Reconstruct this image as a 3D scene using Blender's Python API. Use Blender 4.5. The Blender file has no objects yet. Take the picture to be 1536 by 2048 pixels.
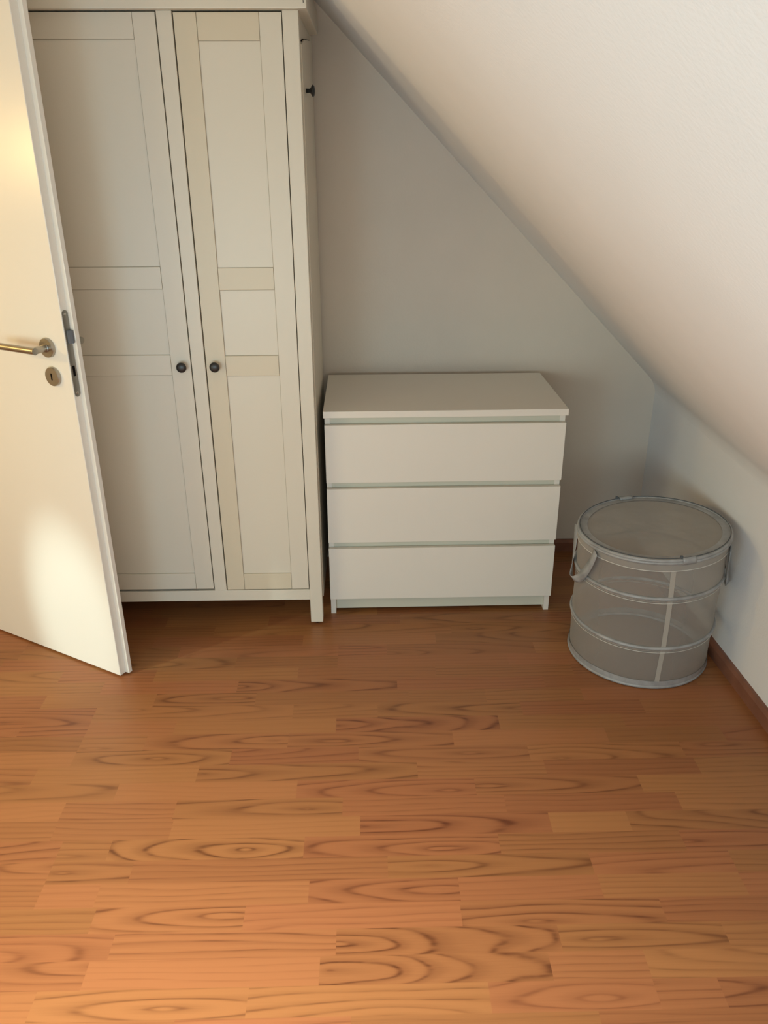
import bpy, bmesh, math, random
from mathutils import Vector, Matrix
C = bpy.context.scene.collection
PI = math.pi
# ------------------------------------------------------------------ camera
def look_axes(yaw, pit, rol):
    cy, sy, cp, sp, cr, sr = math.cos(yaw), math.sin(yaw), math.cos(pit), math.sin(pit), math.cos(rol), math.sin(rol)
    f = Vector((sy*cp, cy*cp, sp)); r = Vector((cy, -sy, 0)); u = r.cross(f)
    return r*cr+u*sr, u*cr-r*sr, f
cam = bpy.data.cameras.new('camera'); camo = bpy.data.objects.new('camera', cam); C.objects.link(camo)
r_, u_, f_ = look_axes(0.0171, -0.42, -0.0049)
M = Matrix((r_, u_, -f_)).transposed().to_4x4(); M.translation = Vector((0.1531, -2.5271, 1.5402))
camo.matrix_world = M
cam.sensor_fit = 'VERTICAL'; cam.sensor_height = 24; cam.lens = 1616.45/2048*24; cam.clip_start = .05
bpy.context.scene.camera = camo
# ------------------------------------------------------------------ light
vs = bpy.context.scene.view_settings
vs.view_transform = 'Standard'; vs.look = 'None'; vs.gamma = 1; vs.use_curve_mapping = False; vs.exposure = 0.03
w = bpy.data.worlds.new('world'); bpy.context.scene.world = w; w.use_nodes = True
w.node_tree.nodes['Background'].inputs[0].default_value = (.75, .87, 1, 1); w.node_tree.nodes['Background'].inputs[1].default_value = .25

def light(name, typ, loc, to, power, color, **kw):
    l = bpy.data.lights.new(name, typ); o = bpy.data.objects.new(name, l); C.objects.link(o)
    o.location = loc; l.energy = power; l.color = color
    o.rotation_euler = (Vector(to)-Vector(loc)).to_track_quat('-Z', 'Y').to_euler()
    for k, v in kw.items(): setattr(l, k, v)
    return o
# daylight through the gable window behind the camera, an added area light brightening the near floor, the open landing and its lamp,
# and two added spots for the slope glow and the door streak
light('window_daylight', 'AREA', (-.20, -3.02, .86), (-.20, 0, .78), 16.5, (.86, 1, .97), shape='RECTANGLE', size=1.6, size_y=.7)
light('window_daylight_side', 'AREA', (-1.0, -3.02, .80), (-.2, -1, .5), 9, (.45, .80, 1), shape='RECTANGLE', size=.7, size_y=.9)
light('floor_fill', 'AREA', (-.30, -2.30, 2.42), (-.08, -2.0, 0), 90, (1, .94, .84), shape='RECTANGLE', size=.5, size_y=.5, spread=1.2)  # added fill aimed at the near floor; the ceiling has no opening
light('landing_daylight', 'AREA', (-1.75, -1.6, 1.0), (0, -1.4, .5), 10.8, (1, .93, .60), shape='RECTANGLE', size=.9, size_y=1.2)
light('landing_lamp', 'POINT', (-2.30, -.715, 1.55), (0, 0, 0), 23.5, (1, .65, .22), shadow_soft_size=.05)
light('slope_glow_fill', 'SPOT', (-1.1, -2.85, .8), (.62, -1.62, 1.37), 9, (.50, .88, 1), spot_size=math.radians(42), spot_blend=1, shadow_soft_size=.1)  # added spot that makes the cool glow on the slope
ds = light('door_streak', 'SPOT', (-2.55, -1.62, 1.10), (-.80, -.275, .15), 125, (.78, 1, .95), spot_size=math.radians(21), spot_blend=.9, shadow_soft_size=.03)  # added spot that makes the bright patch low on the door
ds.scale = (.56, 1, 1)

# ------------------------------------------------------------------ materials
def mat(name, col, rough=.5, spec=.5, metal=0, bump=0, bscale=300, mottled=0, mscale=4, coat=0):
    m = bpy.data.materials.new(name); m.use_nodes = True; nt = m.node_tree; b = nt.nodes['Principled BSDF']
    b.inputs['Base Color'].default_value = (*col, 1); b.inputs['Roughness'].default_value = rough
    b.inputs['Specular IOR Level'].default_value = spec; b.inputs['Metallic'].default_value = metal
    b.inputs['Coat Weight'].default_value = coat
    tc = nt.nodes.new('ShaderNodeTexCoord')
    if mottled:
        n = nt.nodes.new('ShaderNodeTexNoise'); n.inputs['Scale'].default_value = mscale; n.inputs['Detail'].default_value = 3
        nt.links.new(tc.outputs['Object'], n.inputs['Vector'])
        mr = nt.nodes.new('ShaderNodeMapRange'); mr.inputs['From Min'].default_value = .3; mr.inputs['From Max'].default_value = .7
        mr.inputs['To Min'].default_value = 1-mottled; mr.inputs['To Max'].default_value = 1+mottled
        nt.links.new(n.outputs['Fac'], mr.inputs['Value'])
        mx = nt.nodes.new('ShaderNodeVectorMath'); mx.operation = 'SCALE'; mx.inputs[0].default_value = col
        nt.links.new(mr.outputs[0], mx.inputs['Scale']); nt.links.new(mx.outputs[0], b.inputs['Base Color'])
    if bump:
        n = nt.nodes.new('ShaderNodeTexNoise'); n.inputs['Scale'].default_value = bscale; n.inputs['Detail'].default_value = 2
        nt.links.new(tc.outputs['Object'], n.inputs['Vector'])
        bp = nt.nodes.new('ShaderNodeBump'); bp.inputs['Strength'].default_value = bump; bp.inputs['Distance'].default_value = .001
        nt.links.new(n.outputs['Fac'], bp.inputs['Height']); nt.links.new(bp.outputs[0], b.inputs['Normal'])
    return m
m_wall = mat('plaster_paint', (.79, .785, .785), .9, .2, bump=.5, bscale=160, mottled=.015)
m_back = mat('plaster_paint_dimmed', (.72, .645, .56), .9, .2, bump=.5, bscale=160, mottled=.02)  # dimness of the back wall partly put into this darker base colour
m_cream = mat('cream_foil', (.76, .70, .59), .38, .45, bump=.15, bscale=60, mottled=.012, mscale=2)
m_cream2 = mat('cream_foil_yellowed', (.72, .635, .49), .38, .45, bump=.15, bscale=60, mottled=.012, mscale=2)
m_white = mat('white_foil', (.83, .78, .70), .45, .4, mottled=.008)
m_rail = mat('drawer_rail_paint', (.66, .645, .54), .5, .3)
m_door = mat('door_lacquer', (.84, .80, .73), .30, .5, mottled=.006, mscale=2)
m_steel = mat('brushed_steel', (.44, .41, .36), .32, .5, metal=1)
m_plate = mat('lock_plate_steel', (.30, .285, .26), .42, .5, metal=1)
m_bolt = mat('grey_latch', (.12, .13, .15), .45, .5)
m_black = mat('black_knob', (.018, .017, .018), .38, .6)
m_hole = mat('dark_hole', (.006, .005, .005), .9, .1)
m_tape = mat('silver_nylon_tape', (.33, .335, .34), .36, .7, bump=.7, bscale=110, mottled=.22, mscale=28)
m_seam = mat('seam_tape', (.42, .39, .345), .6, .3)
m_groove = mat('panel_groove', (.47, .41, .32), .6, .2)
m_pipe = mat('pale_piping', (.66, .64, .60), .5, .5)
m_dark = mat('zip_tape', (.09, .10, .11), .6, .3)

def mesh_fabric(name, col, alpha, wr=0):
    m = bpy.data.materials.new(name); m.use_nodes = True; nt = m.node_tree; b = nt.nodes['Principled BSDF']
    b.inputs['Base Color'].default_value = (*col, 1); b.inputs['Roughness'].default_value = .6
    b.inputs['Specular IOR Level'].default_value = .3
    tr = nt.nodes.new('ShaderNodeBsdfTransparent'); mx = nt.nodes.new('ShaderNodeMixShader')
    lw = nt.nodes.new('ShaderNodeLayerWeight'); lw.inputs['Blend'].default_value = .35
    mr = nt.nodes.new('ShaderNodeMapRange'); mr.inputs['To Min'].default_value = alpha; mr.inputs['To Max'].default_value = min(1, alpha+.42)
    nt.links.new(lw.outputs['Facing'], mr.inputs['Value'])
    tc = nt.nodes.new('ShaderNodeTexCoord'); n = nt.nodes.new('ShaderNodeTexNoise'); n.inputs['Scale'].default_value = 9; n.inputs['Detail'].default_value = 3
    nt.links.new(tc.outputs['Object'], n.inputs['Vector'])
    bp = nt.nodes.new('ShaderNodeBump'); bp.inputs['Strength'].default_value = .7; bp.inputs['Distance'].default_value = .01
    nt.links.new(n.outputs['Fac'], bp.inputs['Height']); nt.links.new(bp.outputs[0], b.inputs['Normal'])
    nt.links.new(mr.outputs[0], mx.inputs[0]); nt.links.new(tr.outputs[0], mx.inputs[1]); nt.links.new(b.outputs[0], mx.inputs[2])
    nt.links.new(mx.outputs[0], nt.nodes['Material Output'].inputs[0])
    return m
m_net = mesh_fabric('grey_net', (.45, .42, .385), .33)
m_netlid = mesh_fabric('grey_net_lid', (.43, .405, .37), .48)

def wood(name, attr, dark, light_, gain=1.0):
    """laminate: every block carries its own ring centre in UV 'grain' and a tint"""
    m = bpy.data.materials.new(name); m.use_nodes = True; nt = m.node_tree; L = nt.links; N = nt.nodes.new
    b = nt.nodes['Principled BSDF']
    uv = N('ShaderNodeUVMap'); uv.uv_map = 'grain'
    sep = N('ShaderNodeSeparateXYZ'); L.new(uv.outputs[0], sep.inputs[0])
    def math_(op, a, b_=None, c=None):
        n = N('ShaderNodeMath'); n.operation = op
        for i, v in enumerate((a, b_, c)):
            if v is None: continue
            if isinstance(v, (int, float)): n.inputs[i].default_value = v
            else: L.new(v, n.inputs[i])
        return n.outputs[0]
    seed = N('ShaderNodeAttribute'); seed.attribute_name = 'seed'
    tint = N('ShaderNodeAttribute'); tint.attribute_name = 'tint'
    con = N('ShaderNodeAttribute'); con.attribute_name = 'contrast'
    # low frequency warp
    comb = N('ShaderNodeCombineXYZ'); L.new(math_('MULTIPLY', sep.outputs[0], 5.5), comb.inputs[0]); L.new(math_('MULTIPLY', sep.outputs[1], 17.0), comb.inputs[1])
    L.new(math_('MULTIPLY', seed.outputs['Fac'], 37.0), comb.inputs[2])
    nz = N('ShaderNodeTexNoise'); nz.inputs['Scale'].default_value = .8; nz.inputs['Detail'].default_value = 1.0; L.new(comb.outputs[0], nz.inputs['Vector'])
    warp = math_('MULTIPLY', math_('SUBTRACT', nz.outputs['Fac'], .5), 3.2)
    # elongated rings: steep near the heart, drawn out far from it
    ax = math_('ABSOLUTE', sep.outputs[0]); px = math_('POWER', math_('DIVIDE', ax, .046), .84)
    py = math_('DIVIDE', sep.outputs[1], .0115)
    rad = math_('SQRT', math_('ADD', math_('MULTIPLY', px, px), math_('MULTIPLY', py, py)))
    ph = math_('MULTIPLY', math_('ADD', rad, warp), 2*PI*.66)
    s1 = math_('MULTIPLY_ADD', math_('SINE', ph), .5, .5)
    line = math_('POWER', s1, 11.0)
    soft = math_('POWER', math_('MULTIPLY_ADD', math_('SINE', math_('SUBTRACT', ph, .9)), .5, .5), 1.5)
    # vary line strength
    comb3 = N('ShaderNodeCombineXYZ'); L.new(math_('MULTIPLY', sep.outputs[0], 14.0), comb3.inputs[0]); L.new(math_('MULTIPLY', sep.outputs[1], 60.0), comb3.inputs[1]); L.new(seed.outputs['Fac'], comb3.inputs[2])
    nv = N('ShaderNodeTexNoise'); nv.inputs['Scale'].default_value = 1.3; L.new(comb3.outputs[0], nv.inputs['Vector'])
    vary = N('ShaderNodeMapRange'); vary.inputs['From Min'].default_value = .35; vary.inputs['From Max'].default_value = .65; vary.inputs['To Min'].default_value = .25
    L.new(nv.outputs['Fac'], vary.inputs['Value'])
    line = math_('MULTIPLY', line, vary.outputs[0])
    # fibres
    comb2 = N('ShaderNodeCombineXYZ'); L.new(math_('MULTIPLY', sep.outputs[0], 14.0), comb2.inputs[0]); L.new(math_('MULTIPLY', sep.outputs[1], 520.0), comb2.inputs[1]); L.new(math_('MULTIPLY', seed.outputs['Fac'], 11.0), comb2.inputs[2])
    nf = N('ShaderNodeTexNoise'); nf.inputs['Scale'].default_value = 1.0; nf.inputs['Detail'].default_value = 3; L.new(comb2.outputs[0], nf.inputs['Vector'])
    fib = math_('MULTIPLY', math_('SUBTRACT', nf.outputs['Fac'], .5), .30)
    tot = math_('ADD', math_('ADD', math_('MULTIPLY', math_('ADD', math_('MULTIPLY', line, .62), math_('MULTIPLY', soft, .20)), con.outputs['Fac']), fib), math_('MULTIPLY', tint.outputs['Fac'], 1.0))
    mix = N('ShaderNodeMix'); mix.data_type = 'RGBA'; mix.clamp_factor = True
    L.new(tot, mix.inputs['Factor']); mix.inputs['A'].default_value = (*light_, 1); mix.inputs['B'].default_value = (*dark, 1)
    hue = N('ShaderNodeHueSaturation'); L.new(mix.outputs['Result'], hue.inputs['Color'])
    # small hue drift per block
    hv = math_('MULTIPLY_ADD', math_('SINE', math_('MULTIPLY', seed.outputs['Fac'], 91.0)), 0.0045, .497); L.new(hv, hue.inputs['Hue'])
    L.new(hue.outputs[0], b.inputs['Base Color'])
    b.inputs['Roughness'].default_value = .36; b.inputs['Specular IOR Level'].default_value = .38
    rr = math_('MULTIPLY_ADD', nf.outputs['Fac'], .10, .31); L.new(rr, b.inputs['Roughness'])
    bp = N('ShaderNodeBump'); bp.inputs['Strength'].default_value = .12; bp.inputs['Distance'].default_value = .0006
    L.new(nf.outputs['Fac'], bp.inputs['Height']); L.new(bp.outputs[0], b.inputs['Normal'])
    return m
m_floor = wood('cherry_laminate', 'grain', (.125, .040, .012), (.375, .158, .056))
m_skirt = mat('cherry_skirting', (.235, .098, .058), .45, .4, mottled=.15, mscale=14)

# ------------------------------------------------------------------ mesh helpers
def BM(): return bmesh.new()
def box(bm, x0, x1, y0, y1, z0, z1, bev=0):
    g = bmesh.ops.create_cube(bm, size=1)['verts']
    for v in g:
        v.co = Vector((x0+(v.co.x+.5)*(x1-x0), y0+(v.co.y+.5)*(y1-y0), z0+(v.co.z+.5)*(z1-z0)))
    if bev:
        es = list({e for v in g for e in v.link_edges})
        bmesh.ops.bevel(bm, geom=es, offset=bev, segments=2, affect='EDGES', profile=.6)
    return g
def prism(bm, pts, z0, z1, ax='z', bev=0):
    """extrude a closed outline; ax z: pts are (x,y); ax x: pts are (y,z); ax y: pts are (x,z)"""
    def P(p, t): return {'z': (p[0], p[1], t), 'x': (t, p[0], p[1]), 'y': (p[0], t, p[1])}[ax]
    a = [bm.verts.new(P(p, z0)) for p in pts]; b = [bm.verts.new(P(p, z1)) for p in pts]
    n = len(pts); fs = [bm.faces.new(a), bm.faces.new(b)]
    for i in range(n): fs.append(bm.faces.new((a[i], a[(i+1) % n], b[(i+1) % n], b[i])))
    if bev: bmesh.ops.bevel(bm, geom=list({e for f in fs for e in f.edges}), offset=bev, segments=2, affect='EDGES')
def lathe(bm, prof, mtx, seg=40):
    """prof: (radius, height) pairs round local z"""
    rings = []
    for r, h in prof:
        if r < 1e-6: rings.append([bm.verts.new(mtx @ Vector((0, 0, h)))])
        else: rings.append([bm.verts.new(mtx @ Vector((r*math.cos(2*PI*i/seg), r*math.sin(2*PI*i/seg), h))) for i in range(seg)])
    for A, B in zip(rings, rings[1:]):
        for i in range(seg):
            j = (i+1) % seg
            q = [A[i % len(A)], A[j % len(A)], B[j % len(B)], B[i % len(B)]]
            u = []
            for v in q:
                if v not in u: u.append(v)
            if len(u) > 2: bm.faces.new(u)
def tube(bm, path, r, seg=12, closed=False, flat=None, cap=True):
    n = len(path); P = [Vector(p) for p in path]; rings = []; up = None
    for i in range(n):
        a = P[(i-1) % n] if (closed or i > 0) else P[i]; b = P[(i+1) % n] if (closed or i < n-1) else P[i]
        t = (b-a).normalized()
        if up is None: up = Vector((0, 0, 1)) if abs(t.z) < .9 else Vector((0, 1, 0))
        s = t.cross(up).normalized(); u2 = s.cross(t).normalized(); up = u2
        rr = r[i] if isinstance(r, (list, tuple)) else r
        rings.append([bm.verts.new(P[i]+s*math.cos(2*PI*k/seg)*rr*(flat[0] if flat else 1)+u2*math.sin(2*PI*k/seg)*rr*(flat[1] if flat else 1)) for k in range(seg)])
    for i in range(n if closed else n-1):
        A, B = rings[i], rings[(i+1) % n]
        for k in range(seg): bm.faces.new((A[k], A[(k+1) % seg], B[(k+1) % seg], B[k]))
    if cap and not closed: bm.faces.new(rings[0]); bm.faces.new(rings[-1])
def obj(name, bm, m, parent=None, smooth=False):
    bmesh.ops.recalc_face_normals(bm, faces=bm.faces)
    me = bpy.data.meshes.new(name); bm.to_mesh(me); bm.free()
    me.materials.append(m)
    if smooth:
        for p in me.polygons: p.use_smooth = True
        if smooth == 'auto':
            me.set_sharp_from_angle(angle=math.radians(35))
    o = bpy.data.objects.new(name, me); C.objects.link(o)
    if parent: o.parent = parent
    return o
def struct(name, bm, m, smooth=False):
    o = obj(name, bm, m, None, smooth); o['kind'] = 'structure'; return o
def thing(name, label, cat, loc, rz=0):
    o = bpy.data.objects.new(name, None); C.objects.link(o); o.location = loc; o.rotation_euler = (0, 0, rz)
    o['label'] = label; o['category'] = cat; o.empty_display_size = .1; return o

# ------------------------------------------------------------------ room shell
YB = .509; YF = -3.10; XL = -1.44; SL = 1.9716; ZC = 2.45; HX = -3.3
def xr(y): return 1.2604+.0382*(.5-y)          # inner face of the knee wall
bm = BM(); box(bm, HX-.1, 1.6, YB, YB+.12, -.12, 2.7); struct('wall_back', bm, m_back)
# knee wall, slightly out of square
bm = BM()
prism(bm, [(xr(YB+.1), YB+.1), (xr(YF), YF), (xr(YF)+.15, YF), (xr(YB+.1)+.15, YB+.1)], -.12, .80)
struct('wall_right', bm, m_wall)
# sloped ceiling with rounded foot and the flat part, one skin with thickness
bm = BM()
def prof(y):
    x1 = xr(y)+.001; zc = SL-x1; R = .055
    pts = [(x1+.002, zc-.07), (x1, zc-.045)]
    for i in range(1, 8):                       # soft plaster fillet
        t = i/8; p0 = Vector((x1, zc-.045)); p1 = Vector((x1, zc)); p2 = Vector((x1-.032, zc+.032))
        q = p0*(1-t)**2+p1*2*t*(1-t)+p2*t*t; pts.append((q.x, q.y))
    pts += [(x1-.032, zc+.032), (SL-ZC, ZC), (HX-.1, ZC), (HX-.1, ZC+.15), (SL-ZC+.1, ZC+.15), (x1+.2, zc+.06), (x1+.2, zc-.07)]
    return pts
ys = [YB+.1, 0, -1, -2, YF-.1]; rows = []
for y in ys: rows.append([bm.verts.new((x, y, z)) for x, z in prof(y)])
for A, B in zip(rows, rows[1:]):
    for i in range(len(A)): j = (i+1) % len(A); bm.faces.new((A[i], A[j], B[j], B[i]))
bm.faces.new(rows[0]); bm.faces.new(rows[-1])
struct('ceiling', bm, m_wall, 'auto')
# gable wall behind the camera, with its window
wx0, wx1, wz0, wz1 = -1.36, .64, .12, 1.95
bm = BM()
box(bm, HX-.1, wx0, YF-.2, YF, -.12, 2.7); box(bm, wx1, 1.7, YF-.2, YF, -.12, 2.7)
box(bm, wx0, wx1, YF-.2, YF, -.12, wz0); box(bm, wx0, wx1, YF-.2, YF, wz1, 2.7); struct('wall_front', bm, m_wall)
bm = BM()
for a in [(wx0, wx0+.07, wz0, wz1), (wx1-.07, wx1, wz0, wz1), (wx0, wx1, wz0, wz0+.07), (wx0, wx1, wz1-.07, wz1), (-.37, -.33, wz0, wz1)]:
    box(bm, a[0], a[1], YF-.13, YF-.07, a[2], a[3])
struct('window_1', bm, m_door)
# left wall: from the back wall to the hinge jamb, wide opening to the landing, then on to the gable
OP0, OP1 = -1.75, .105
bm = BM(); box(bm, XL-.12, XL, OP1, YB, -.12, ZC+.02); box(bm, XL-.12, XL, YF, OP0, -.12, ZC+.02); box(bm, XL-.12, XL, OP0, OP1, 2.06, ZC+.02)
struct('wall_left', bm, m_wall)
bm = BM(); box(bm, HX-.1, HX, YF, YB, -.12, ZC+.02); struct('wall_landing', bm, m_wall)
bm = BM(); box(bm, XL-.13, XL+.012, OP1-.03, OP1+.05, 0, 2.06); box(bm, XL-.13, XL+.012, OP0-.05, OP0+.03, 0, 2.06); box(bm, XL-.13, XL+.012, OP0-.05, OP1+.05, 2.03, 2.10)
struct('trim_1', bm, m_door)

# ------------------------------------------------------------------ laminate floor: three-strip blocks with their joints as photographed
rnd = random.Random(7)
K = {-2: [.102, .586], -1: [-.53, -.105, .378, .713, .845], 0: [-.445, .035, .513, .714], 1: [-.41, .067, .546], 2: [-.47, -.138, .341, .79],
     3: [-.611, -.48, 0, .344, .668, .998], 4: [-.611, -.42, .182, .664, 1.0], 5: [-.611, -.49, -.02, .455, .904], 6: [-.645, -.355, .116, .593, .791],
     7: [-.647, -.36, .07, .49, .94], 8: [-.528, -.053, .42, .86], 9: [-.767, -.327, .27, .62], 10: [-.684, .109, .586, 1.02], 11: [-.684, -.5, -.093, .38, .824],
     12: [-.88, -.684, -.43, .042, .522], 13: [-.686, -.09, .165, .60], 14: [-.86, -.52, -.21, .5, .8], 15: [-.70, -.275, .228, .695], 16: [-.55, -.09, .355, .8],
     17: [-.77, -.3, .036, .6], 18: [-1.03, -.5, .036, .2, .7], 19: [-1.03, -.6, -.088, .37, .9]}
# (row, block start): ring centre x, y fraction, contrast, tint
CAT = {(-1, -.53): (-.27, .35, 1, -.02), (0, .035): (.055, .5, 1.1, .16), (1, .067): (.07, .45, 1.1, .2), (0, -.445): (-.2, 3.2, .35, -.04), (-1, .378): (.6, .4, .7, .08),
       (-1, -.105): (.15, -.1, .8, .0), (2, -.47): (-.19, .6, 1.05, .06), (1, -.41): (0, 3, .85, .07), (1, -1): (-.62, .5, .8, .05), (2, -.138): (.3, -.3, .5, .04), (2, .341): (.5, .15, 1, .2), (1, .546): (.62, .4, .8, .22),
       (3, 0): (.31, .5, .95, .2), (3, -.48): (-.2, 4, .5, .06), (3, .344): (.3, 3, .3, .16), (4, .182): (.28, .55, .8, .26), (4, -.42): (0, 4, .5, .28), (4, -.611): (-.58, .5, .9, .22),
       (5, -.49): (-.16, .45, 1.15, .14), (5, -.02): (.3, .3, .9, .2), (6, .116): (.11, .45, 1, .28), (6, -.355): (0, 4, .25, .1), (6, -.645): (0, 3, .4, .2),
       (7, -.36): (-.02, .4, 1, .22), (7, .07): (.3, 3, .4, .2), (8, -.528): (0, 4, .2, .08), (8, -.053): (.35, .3, .8, .2), (8, .42): (.46, .5, .9, .22), (9, -.327): (-.32, .5, .9, .25),
       (9, -.767): (0, 4, .25, .1), (10, -.684): (-.45, .5, .9, .18), (10, .109): (.42, .5, .8, .22), (11, -.5): (-.13, .5, 1.05, .14), (11, -.093): (.05, .4, .9, .22),
       (12, .042): (.05, .45, 1.1, .26), (12, -.43): (0, 5, .15, .12), (13, .165): (.6, .5, .9, .24), (14, -.52): (-.28, .55, 1, .18), (15, -.275): (-.27, .5, 1, .22)}
Y0 = -1.423; PW = .065; kmin = int((YF-.1-Y0)/PW)-1; kmax = int((YB+.1-Y0)/PW)+1
bm = BM(); uvl = bm.loops.layers.uv.new('grain'); faces = []
XMIN, XMAX = HX-.1, 1.6
for k in range(kmin, kmax+1):
    y0 = Y0+k*PW; y1 = min(y0+PW, YB+.1)
    j = sorted(K.get(k, [rnd.uniform(-.3, .1)]))
    xs = [j[0]]
    for a in j[1:]:
        while a-xs[-1] > .62: xs.append(xs[-1]+rnd.uniform(.32, .5))
        if a-xs[-1] > .02: xs.append(a)
    while xs[-1] < XMAX: xs.append(xs[-1]+rnd.uniform(.30, .50))
    while xs[0] > XMIN: xs.insert(0, xs[0]-rnd.uniform(.30, .50))
    for a, b in zip(xs, xs[1:]):
        cat = None
        for (kk, sx), v in CAT.items():
            if kk == k and abs(sx-a) < .004: cat = v
        if cat: cx, fy, cn, ti = cat; cy = y0+fy*PW
        else:
            if rnd.random() < .42: cx = a+(b-a)*rnd.choice([-.15, .02, .2, .5, .98, 1.15]); cy = y0+rnd.uniform(.0, 1.)*PW; cn = rnd.uniform(.45, .95)
            else: cx = rnd.uniform(a, b); cy = y0+rnd.choice([-1, 1])*rnd.uniform(2, 5)*PW; cn = rnd.uniform(.2, .6)
            ti = rnd.uniform(.0, .3)
        st = {(0, .035): 1.0, (1, .067): 1.05, (5, -.49): 1.1, (12, .042): 1.2}.get((k, a), rnd.uniform(1.5, 2.4))
        vs4 = [bm.verts.new((p, q, 0)) for p, q in ((a, y0), (b, y0), (b, y1), (a, y1))]
        f = bm.faces.new(vs4); sd = rnd.random(); faces.append((sd, ti, cn))
        for l in f.loops: l[uvl].uv = ((l.vert.co.x-cx)/st, l.vert.co.y-cy)
me = bpy.data.meshes.new('floor'); bm.to_mesh(me); bm.free()
for i, nm in enumerate(('seed', 'tint', 'contrast')):
    at = me.attributes.new(nm, 'FLOAT', 'FACE')
    for p, v in enumerate(faces): at.data[p].value = v[i]
me.materials.append(m_floor)
fl = bpy.data.objects.new('floor', me); C.objects.link(fl); fl['kind'] = 'structure'

# skirting boards
SH = .052; ST = .017
bm = BM(); prism(bm, [(YB-ST, 0), (YB-ST, SH-.012), (YB-ST+.007, SH), (YB, SH), (YB, 0)], XL, xr(YB)-.001, 'x'); struct('baseboard_back', bm, m_skirt)
bm = BM()
pa = [(-ST, .0), (-ST, SH-.012), (-ST+.007, SH), (0, SH), (0, 0)]
A = [bm.verts.new((xr(YB-ST)+p, YB-ST, z)) for p, z in pa]; B = [bm.verts.new((xr(YF)+p, YF, z)) for p, z in pa]
for i in range(5): bm.faces.new((A[i], A[(i+1) % 5], B[(i+1) % 5], B[i]))
bm.faces.new(A); bm.faces.new(B); struct('baseboard_right', bm, m_skirt)

# ------------------------------------------------------------------ white chest of drawers
t = thing('dresser', 'white three-drawer chest of drawers standing under the sloped ceiling beside the wardrobe', 'dresser', (0, 0, 0), .006)
W = .8; D = .4648; H = .7718; IN = .0028
bm = BM(); box(bm, 0, W, -.0083, D, .7497, H, .0012); obj('top_panel', bm, m_white, t)
for a in (IN, W-IN-.018):
    bm = BM(); box(bm, a, a+.018, .020, D, 0, .7495, .0006); obj('side_panel', bm, m_white, t)
bm = BM(); box(bm, IN+.018, W-IN-.018, D-.008, D-.003, .02, .745); obj('back_panel', bm, m_white, t)
for z0, z1 in ((.5199, .7226), (.2954, .4973), (.0702, .2718)):
    bm = BM(); box(bm, IN, W-IN, 0, .0165, z0, z1, .0009); d = obj('drawer', bm, m_white, t)
    bm = BM(); box(bm, IN+.03, W-IN-.03, .0165, .42, z0+.03, z1-.05); obj('drawer_box', bm, m_white, d)
for z0, z1 in ((.7226, .7495), (.4973, .5199), (.2718, .2954)):
    bm = BM(); box(bm, IN+.0182, W-IN-.0182, .0215, .045, z0-.03, z1+(.0 if z1 > .7 else .02)); obj('drawer_rail', bm, m_rail, t)
bm = BM(); box(bm, IN+.0182, W-IN-.0182, .034, .05, .014, .10); obj('plinth', bm, m_rail, t)

# ------------------------------------------------------------------ wardrobe
YW = -.0561
t = thing('wardrobe', 'tall cream two-door wardrobe with black round knobs, reaching up to the sloped ceiling', 'wardrobe', (-.44, YW, 0))
def wp(name, bm, m, par=None, smooth=False):
    o = obj(name, bm, m, par or t, smooth)
    if par is None: o.matrix_parent_inverse = Matrix.Translation((.44, -YW, 0))
    return o
WD = .555; WL = -.880; WR = -.0232; PWd = .0425; ZT = 1.8785
for x0 in (WR-PWd, WL):
    for y0, nm in ((YW, 'post'), (YW+WD-.05, 'post')):
        bm = BM(); box(bm, x0, x0+PWd, y0, y0+.045, .011, ZT, .0018); p = wp(nm, bm, m_cream)
        bm = BM(); lathe(bm, [(0, 0), (.010, 0), (.011, .004), (.009, .012), (0, .012)], Matrix.Translation((x0+PWd/2, y0+.022, 0)), 20)
        wp('foot', bm, m_black, None, True)
# side panels with their cut-down upper edge
for x0, x1, nm in ((WR-.026, WR-.004, 'side_panel'), (WL+.004, WL+.026, 'side_panel')):
    bm = BM(); box(bm, x0, x1, YW+.045, YW+WD-.05, .075, ZT, 0); wp(nm, bm, m_cream)
bm = BM(); prism(bm, [(YW+.055, .085), (YW+.055, 1.806), (.108, 1.8285), (.40, 1.857), (.425, 1.852), (.425, .085)], WR-.005, WR+.0022, 'x'); sp = wp('side_board', bm, m_cream)
bm = BM(); prism(bm, [(.05, 1.8180), (.108, 1.8285), (.40, 1.857), (.40, 1.8590), (.108, 1.8312), (.05, 1.8207)], WR-.005, WR-.0015, 'x'); wp('side_groove', bm, m_hole)
bm = BM(); lathe(bm, [(.0, 0), (.006, 0), (.0055, .011), (.009, .014), (.0155, .018), (.0165, .020), (.013, .024), (.006, .0262), (0, .0265)],
                 Matrix.Translation((WR+.002, .105, 1.700)) @ Matrix.Rotation(PI/2, 4, 'Y'), 28)
wp('side_knob', bm, m_black, None, True)
bm = BM(); box(bm, WL+.02, WR-.02, YW+.03, YW+WD-.06, .11, .128); wp('bottom_panel', bm, m_cream)
bm = BM(); box(bm, WL+.02, WR-.02, YW+.03, YW+WD-.06, ZT-.02, ZT); wp('top_panel', bm, m_cream)
bm = BM(); box(bm, WL+.02, WR-.02, YW+WD-.06, YW+WD-.052, .10, ZT); wp('back_panel', bm, m_cream)
bm = BM(); box(bm, WL+PWd, WR-PWd, YW+.002, YW+.024, .1023, .1425, .0012); wp('bottom_rail', bm, m_cream)
bm = BM(); box(bm, -.3955, -.3548, YW+.0015, YW+.03, .1425, ZT, .0012); wp('centre_stile', bm, m_cream)
bm = BM(); box(bm, WL-.02, .0004, YW-.022, YW+WD-.05, ZT+.0005, 1.945, .003)
wp('cornice', bm, m_cream)
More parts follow.
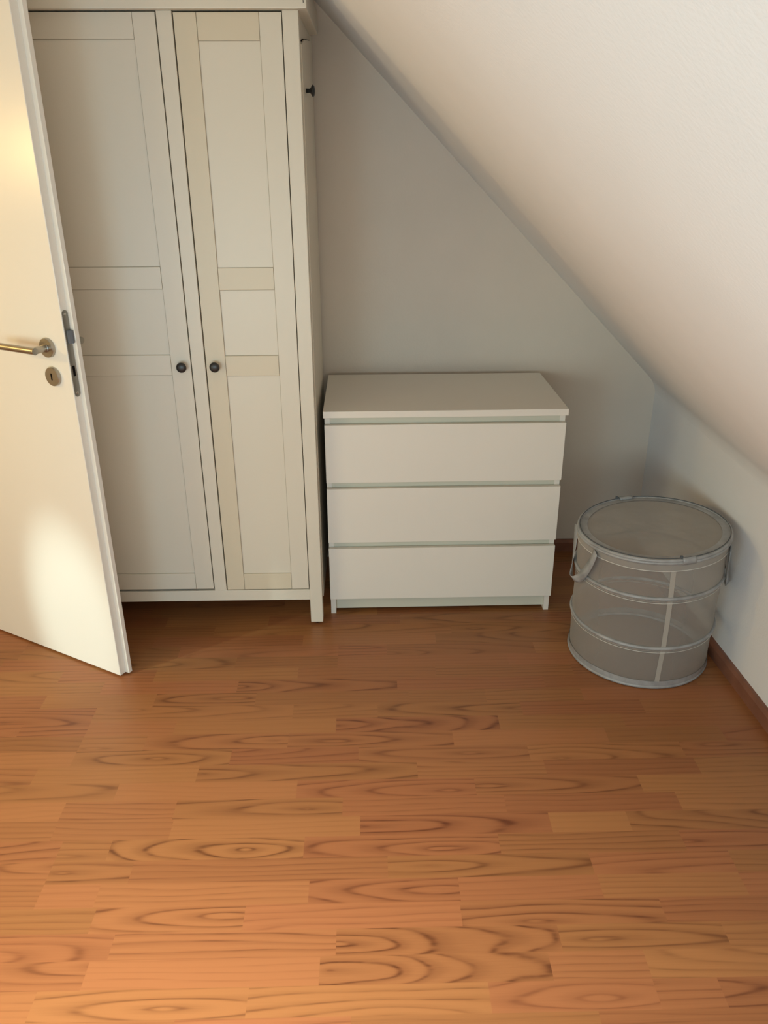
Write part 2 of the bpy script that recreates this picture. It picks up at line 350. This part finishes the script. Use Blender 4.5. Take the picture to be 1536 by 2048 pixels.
bm = BM(); box(bm, -.0085, -.0068, YW-.0226, YW-.0205, 1.8915, 1.912); wp('cornice_slit', bm, m_hole)
def wdoor(x0, x1, dz, knobx, warm_left, xs0, xs1):
    y = YW+.0035; z0, z1 = .1455+dz, 1.8745+(dz*.3)
    ms = m_cream2 if warm_left else m_cream
    bm = BM(); box(bm, x0+.01, x1-.01, y+.0045, y+.018, z0+.01, z1-.01); d = wp('door', bm, m_cream)
    def sub(nm, b_, m, sm=False): return wp(nm, b_, m, d, sm)
    bm = BM(); box(bm, x0, xs0-.0004, y, y+.02, z0, z1, .0007); sub('stile', bm, ms)
    bm = BM(); box(bm, xs1+.0004, x1, y, y+.02, z0, z1, .0007); sub('stile', bm, m_cream)
    for a, b in ((z0, .2056), (.9039, .9661), (1.1644, 1.2272), (1.8101, z1)):
        a = a if a == z0 else a+dz; b = b if b == z1 else b+dz
        bm = BM(); box(bm, xs0+.0009, xs1-.0009, y+.0004, y+.0195, a, b, .0007); r0 = sub('rail', bm, ms)
        bm = BM(); box(bm, xs0, xs1, y+.0036, y+.012, max(a-.0016, z0), min(b+.0016, z1)); wp('rail_groove', bm, m_groove, r0)
    for xa_, st in ((xs0, 0), (xs1, 1)):        # quirk line between stile and field
        bm = BM(); box(bm, xa_-.0004 if st == 0 else xa_-.0012, xa_+.0012 if st == 0 else xa_+.0004, y+.0038, y+.012, z0+.01, z1-.01); sub('groove', bm, m_groove)
    bm = BM(); lathe(bm, [(0, 0), (.0085, 0), (.007, .004), (.0062, .010), (.010, .0135), (.0150, .0175), (.0158, .0205), (.0135, .0245), (.008, .0268), (0, .0276)],
                     Matrix.Translation((knobx, y, .9362)) @ Matrix.Rotation(PI/2, 4, 'X'), 36)
    sub('knob', bm, m_black, True)
wdoor(-.3513, -.0684, 0, -.3228, True, -.2917, -.1272)
wdoor(-.8355, -.3990, .0045, -.4245, False, -.774, -.4591)

# ------------------------------------------------------------------ room door, standing open
E0 = Vector((-.658, -.357, 0)); dd = Vector((-.867, .499, 0)).normalized(); nn = Vector((-.499, -.867, 0)).normalized()
DM = Matrix((( dd.x, nn.x, 0, E0.x), (dd.y, nn.y, 0, E0.y), (0, 0, 1, 0), (0, 0, 0, 1)))   # local x along leaf to the hinge, local y out of the near face
LW = .885
bm = BM()
pts = [(0, -.0012), (.0012, 0), (LW, 0), (LW, -.038), (-.0132, -.038), (-.0142, -.0368), (-.0142, -.0245), (-.0132, -.0235), (0, -.0227)]
prism(bm, [tuple((DM @ Vector((a, b, 0))).xy) for a, b in pts], .007, 2.0)
door = struct('door_1', bm, m_door)
def dpart(name, bm, m, par=door, smooth=False):
    for v in bm.verts: v.co = DM @ v.co
    return obj(name, bm, m, par, smooth)
def slotpts(x0, x1, z0, z1, r, n=8):
    out = []
    for cx_, cz_, a0 in ((x1-r, z1-r, 0), (x0+r, z1-r, 90), (x0+r, z0+r, 180), (x1-r, z0+r, 270)):
        for i in range(n+1):
            a = math.radians(a0+90*i/n); out.append((cx_+r*math.cos(a), cz_+r*math.sin(a)))
    return out
# lock face plate let into the edge, latch, bolt slot, screws
bm = BM(); prism(bm, slotpts(-.0215, -.0030, .926, 1.161, .0092), -.0012, .004, 'x'); plate = dpart('lock_plate', bm, m_plate)
bm = BM(); prism(bm, [(.002, -.0215), (-.012, -.0215), (-.0125, -.018), (-.007, -.008), (.002, -.008)], 1.073, 1.108, 'z', .0012); dpart('latch_bolt', bm, m_bolt, plate)
bm = BM(); box(bm, -.0016, .001, -.0165, -.0085, .983, 1.012); dpart('bolt_slot', bm, m_hole, plate)
for z in (1.150, .937):
    bm = BM(); lathe(bm, [(0, .0006), (.0035, .0006), (.0040, 0)], Matrix.Translation((-.0012, -.0122, z)) @ Matrix.Rotation(-PI/2, 4, 'Y'), 20); dpart('screw', bm, m_steel, plate, True)
# roses and lever on the near face; the same on the far face
def rose(z, s, side):
    bm = BM(); yb = 0 if side > 0 else -.038
    R = Matrix.Translation((s, yb, z)) @ Matrix.Rotation(-PI/2*side, 4, 'X')
    lathe(bm, [(.0264, 0), (.0264, .0082), (.0252, .0100), (0, .0100)], R, 48); return bm
def furniture(side):
    s = .070; yb = 0 if side > 0 else -.038; zz = 1.057
    ro = dpart('rose', rose(zz, s, side), m_steel, door, 'auto')
    bm = BM(); lathe(bm, [(.0118, .006), (.0118, .0115), (.0098, .013), (0, .013)], Matrix.Translation((s, yb, zz)) @ Matrix.Rotation(-PI/2*side, 4, 'X'), 32); dpart('collar', bm, m_plate, ro, 'auto')
    bm = BM(); out = .052 if side > 0 else .068
    p = [(s, yb+side*.010, zz), (s, yb+side*(out-.001), zz)]
    tube(bm, p, .0097, 24)
    bm2 = BM(); tube(bm2, [(s-.0097, yb+side*out, zz), (s+.13, yb+side*out, zz)], .0097, 24)
    # bevel-free mitred corner: neck then grip
    lv = dpart('lever', bm2, m_steel, door, 'auto'); dpart('lever_neck', bm, m_steel, lv, 'auto')
    kr = dpart('keyhole_rose', rose(.978, .066, side), m_steel, door, 'auto')
    bm = BM(); y0 = yb+side*.0095; y1 = yb+side*.0104
    prism(bm, slotpts(.0640, .0690, .968, .988, .0024), min(y0, y1), max(y0, y1), 'y'); dpart('keyhole', bm, m_hole, kr)
furniture(1); furniture(-1)
for z in (.25, 1.78):
    bm = BM(); lathe(bm, [(0, 0), (.008, 0), (.008, .09), (0, .09)], Matrix.Translation((LW+.012, -.02, z)), 20); dpart('hinge', bm, m_steel, door, 'auto')

# ------------------------------------------------------------------ pop-up laundry basket
BX, BY = 1.040, -.238
t = thing('laundry_basket', 'round grey see-through mesh laundry basket with lid, by the low wall under the slope', 'laundry basket', (BX, BY, 0))
def cen(z):                                     # centre and tilt of the basket at height z
    k = z/.47
    return Vector((-.008*k, -.022*k, z)), .0655*min(1, k*k), .006*k
def rad(z): return .2215+.004*(z/.47)
def bp_(ang, z, dr=0):
    c, tx, ty = cen(z); r = rad(z)+dr
    # cloth draws in a little between the hoops
    for a, b in ((0, .155), (.155, .335), (.335, .462)):
        if a < z < b: r -= .0018*math.sin(PI*(z-a)/(b-a))*(1+.5*math.sin(5*ang+z*20))
    x, y = r*math.cos(ang), r*math.sin(ang)
    return Vector((c.x+x, c.y+y, z+tx*x+ty*y))
NS = 96
def strip(bm, z0, z1, dr=0, n=1, a0=0, a1=2*PI, seg=NS):
    full = abs(a1-a0-2*PI) < 1e-6; rows = []
    for i in range(n+1):
        z = z0+(z1-z0)*i/n
        rows.append([bm.verts.new(bp_(a0+(a1-a0)*k/seg, z, dr)) for k in range(seg if full else seg+1)])
    for A, B in zip(rows, rows[1:]):
        for k in range(seg): j = (k+1) % len(A); bm.faces.new((A[k], A[j], B[j], B[k]))
    return rows
ZTOP = .462
bm = BM(); strip(bm, .012, ZTOP-.012, 0, 22); obj('net_body', bm, m_net, t, True)
def ring(z, r, dr=0, name='hoop', m=m_tape, par=None, seg=8):
    bm = BM(); tube(bm, [bp_(2*PI*k/NS, z, dr) for k in range(NS)], r, seg, closed=True); return obj(name, bm, m, par or t, True)
for z, zp in ((.155, .139), (.335, .319)):
    h = ring(z, .0058, .0012)
    bm = BM(); strip(bm, z-.012, z+.003, .0022, 2); obj('hoop_sleeve', bm, m_net, h, True)
    ring(zp, .0011, .002, 'piping', m_pipe, h, 6)
# foot band
bm = BM(); strip(bm, .003, .030, .0022, 3); fb = obj('base_band', bm, m_tape, t, True)
ring(.0062, .0060, -.001, 'hoop')
bm = BM(); c = [bm.verts.new(bp_(2*PI*k/NS, .004, -.004)) for k in range(NS)]; bm.faces.new(c); obj('base_net', bm, m_net, t)
# upper rim: hoop, tape band, piping, zip
h = ring(ZTOP-.004, .0055, .0012)
bm = BM(); strip(bm, ZTOP-.030, ZTOP-.002, .0022, 3); obj('rim_band', bm, m_netlid, t, True)
ring(ZTOP-.031, .0012, .003, 'piping', m_pipe, None, 6)
# lid: rim hoop, tape border, net disc slightly dished
lid = ring(ZTOP+.004, .0052, .000, 'lid', m_tape)
bm = BM(); ra = []
for dr in (.0, -.004, -.014, -.026): ra.append([bm.verts.new(bp_(2*PI*k/NS, ZTOP+.006-.03*max(0, -dr-.004)**1.0*.2, dr)) for k in range(NS)])
for A, B in zip(ra, ra[1:]):
    for k in range(NS): bm.faces.new((A[k], A[(k+1) % NS], B[(k+1) % NS], B[k]))
obj('lid_border', bm, m_tape, lid, True)
bm = BM(); ra = []
for i in range(8):
    dr = -.024-.20*i/8; ra.append([bm.verts.new(bp_(2*PI*k/NS, ZTOP+.004-.012*(i/8)**.5, dr)) for k in range(NS)])
for A, B in zip(ra, ra[1:]):
    for k in range(NS): bm.faces.new((A[k], A[(k+1) % NS], B[(k+1) % NS], B[k]))
bm.faces.new(ra[-1]); obj('lid_net', bm, m_netlid, lid, True)
ring(ZTOP+.0105, .0012, -.0025, 'zip', m_dark, lid, 6)
# zip pull tabs at the front and the hinge tab at the back
def tab(ang, wdt, name, lift=.004):
    bm = BM(); a0, a1 = ang-wdt/.225/2, ang+wdt/.225/2; n = 6; rows = []
    for dr, z in ((.006, ZTOP-.010), (.0075, ZTOP+.004), (.003, ZTOP+.010+lift), (-.010, ZTOP+.010+lift), (-.014, ZTOP+.007)):
        rows.append([bm.verts.new(bp_(a0+(a1-a0)*k/n, z, dr)) for k in range(n+1)])
    for A, B in zip(rows, rows[1:]):
        for k in range(n): bm.faces.new((A[k], A[k+1], B[k+1], B[k]))
    o = obj(name, bm, m_tape, lid, True); s = o.modifiers.new('thick', 'SOLIDIFY'); s.thickness = .0014; return o
tab(math.radians(96), .045, 'tab'); tab(math.radians(-82), .040, 'tab', .001)
def pull(ang):
    p = bp_(ang, ZTOP+.012, -.002); bm = BM()
    box(bm, p.x-.004, p.x+.004, p.y-.003, p.y+.003, p.z-.002, p.z+.006, .001); obj('zip_pull', bm, m_dark, lid)
pull(math.radians(104)); pull(math.radians(-88))
# vertical seam tape at the front
bm = BM(); n = 40; L, R_ = [], []
for i in range(n+1):
    z = .010+(ZTOP-.042)*i/n; a = math.radians(-91.5+1.0*math.sin(z*9)); L.append(bm.verts.new(bp_(a-.033, z, .0016))); R_.append(bm.verts.new(bp_(a+.033, z, .0016)))
for i in range(n): bm.faces.new((L[i], R_[i], R_[i+1], L[i+1]))
obj('seam_tape', bm, m_seam, t, True)
# carrying handles: hanging loops of folded tape
def handle(ang, half, drop, outw, wdt=.026, wob=0.0, twist=.6):
    bm = BM(); n = 44; rows = []; rd = Vector((math.cos(ang), math.sin(ang), 0))
    def path(s):
        u = math.sin(PI*s)**.62                                 # how far down
        a = ang+half*math.cos(PI*s)*(1-.45*u)
        return bp_(a, ZTOP-.006-drop*u, .007+outw*math.sin(PI*s)**1.5+wob*math.sin(13*s+1))
    for i in range(n+1):
        s = min(max(i/n, .002), .998); c = path(s); d = (path(min(s+.01, 1))-path(max(s-.01, 0))).normalized()
        wa = d.cross(rd).normalized(); t_ = twist*math.sin(PI*s)**2; wa = (wa*math.cos(t_)+rd*math.sin(t_)).normalized()
        w_ = wdt*(1-.35*math.sin(PI*s)**2); cr = .0012*math.sin(34*s)
        rows.append([bm.verts.new(c-wa*w_/2), bm.verts.new(c+rd*cr), bm.verts.new(c+wa*w_/2)])
    for A, B in zip(rows, rows[1:]):
        for k in range(2): bm.faces.new((A[k], A[k+1], B[k+1], B[k]))
    o = obj('handle', bm, m_tape, t, True); s = o.modifiers.new('thick', 'SOLIDIFY'); s.thickness = .0016; return o
handle(math.radians(183), math.radians(25), .158, .012, .034, .002)
handle(math.radians(-16), math.radians(20), .165, .013, .032, .001)
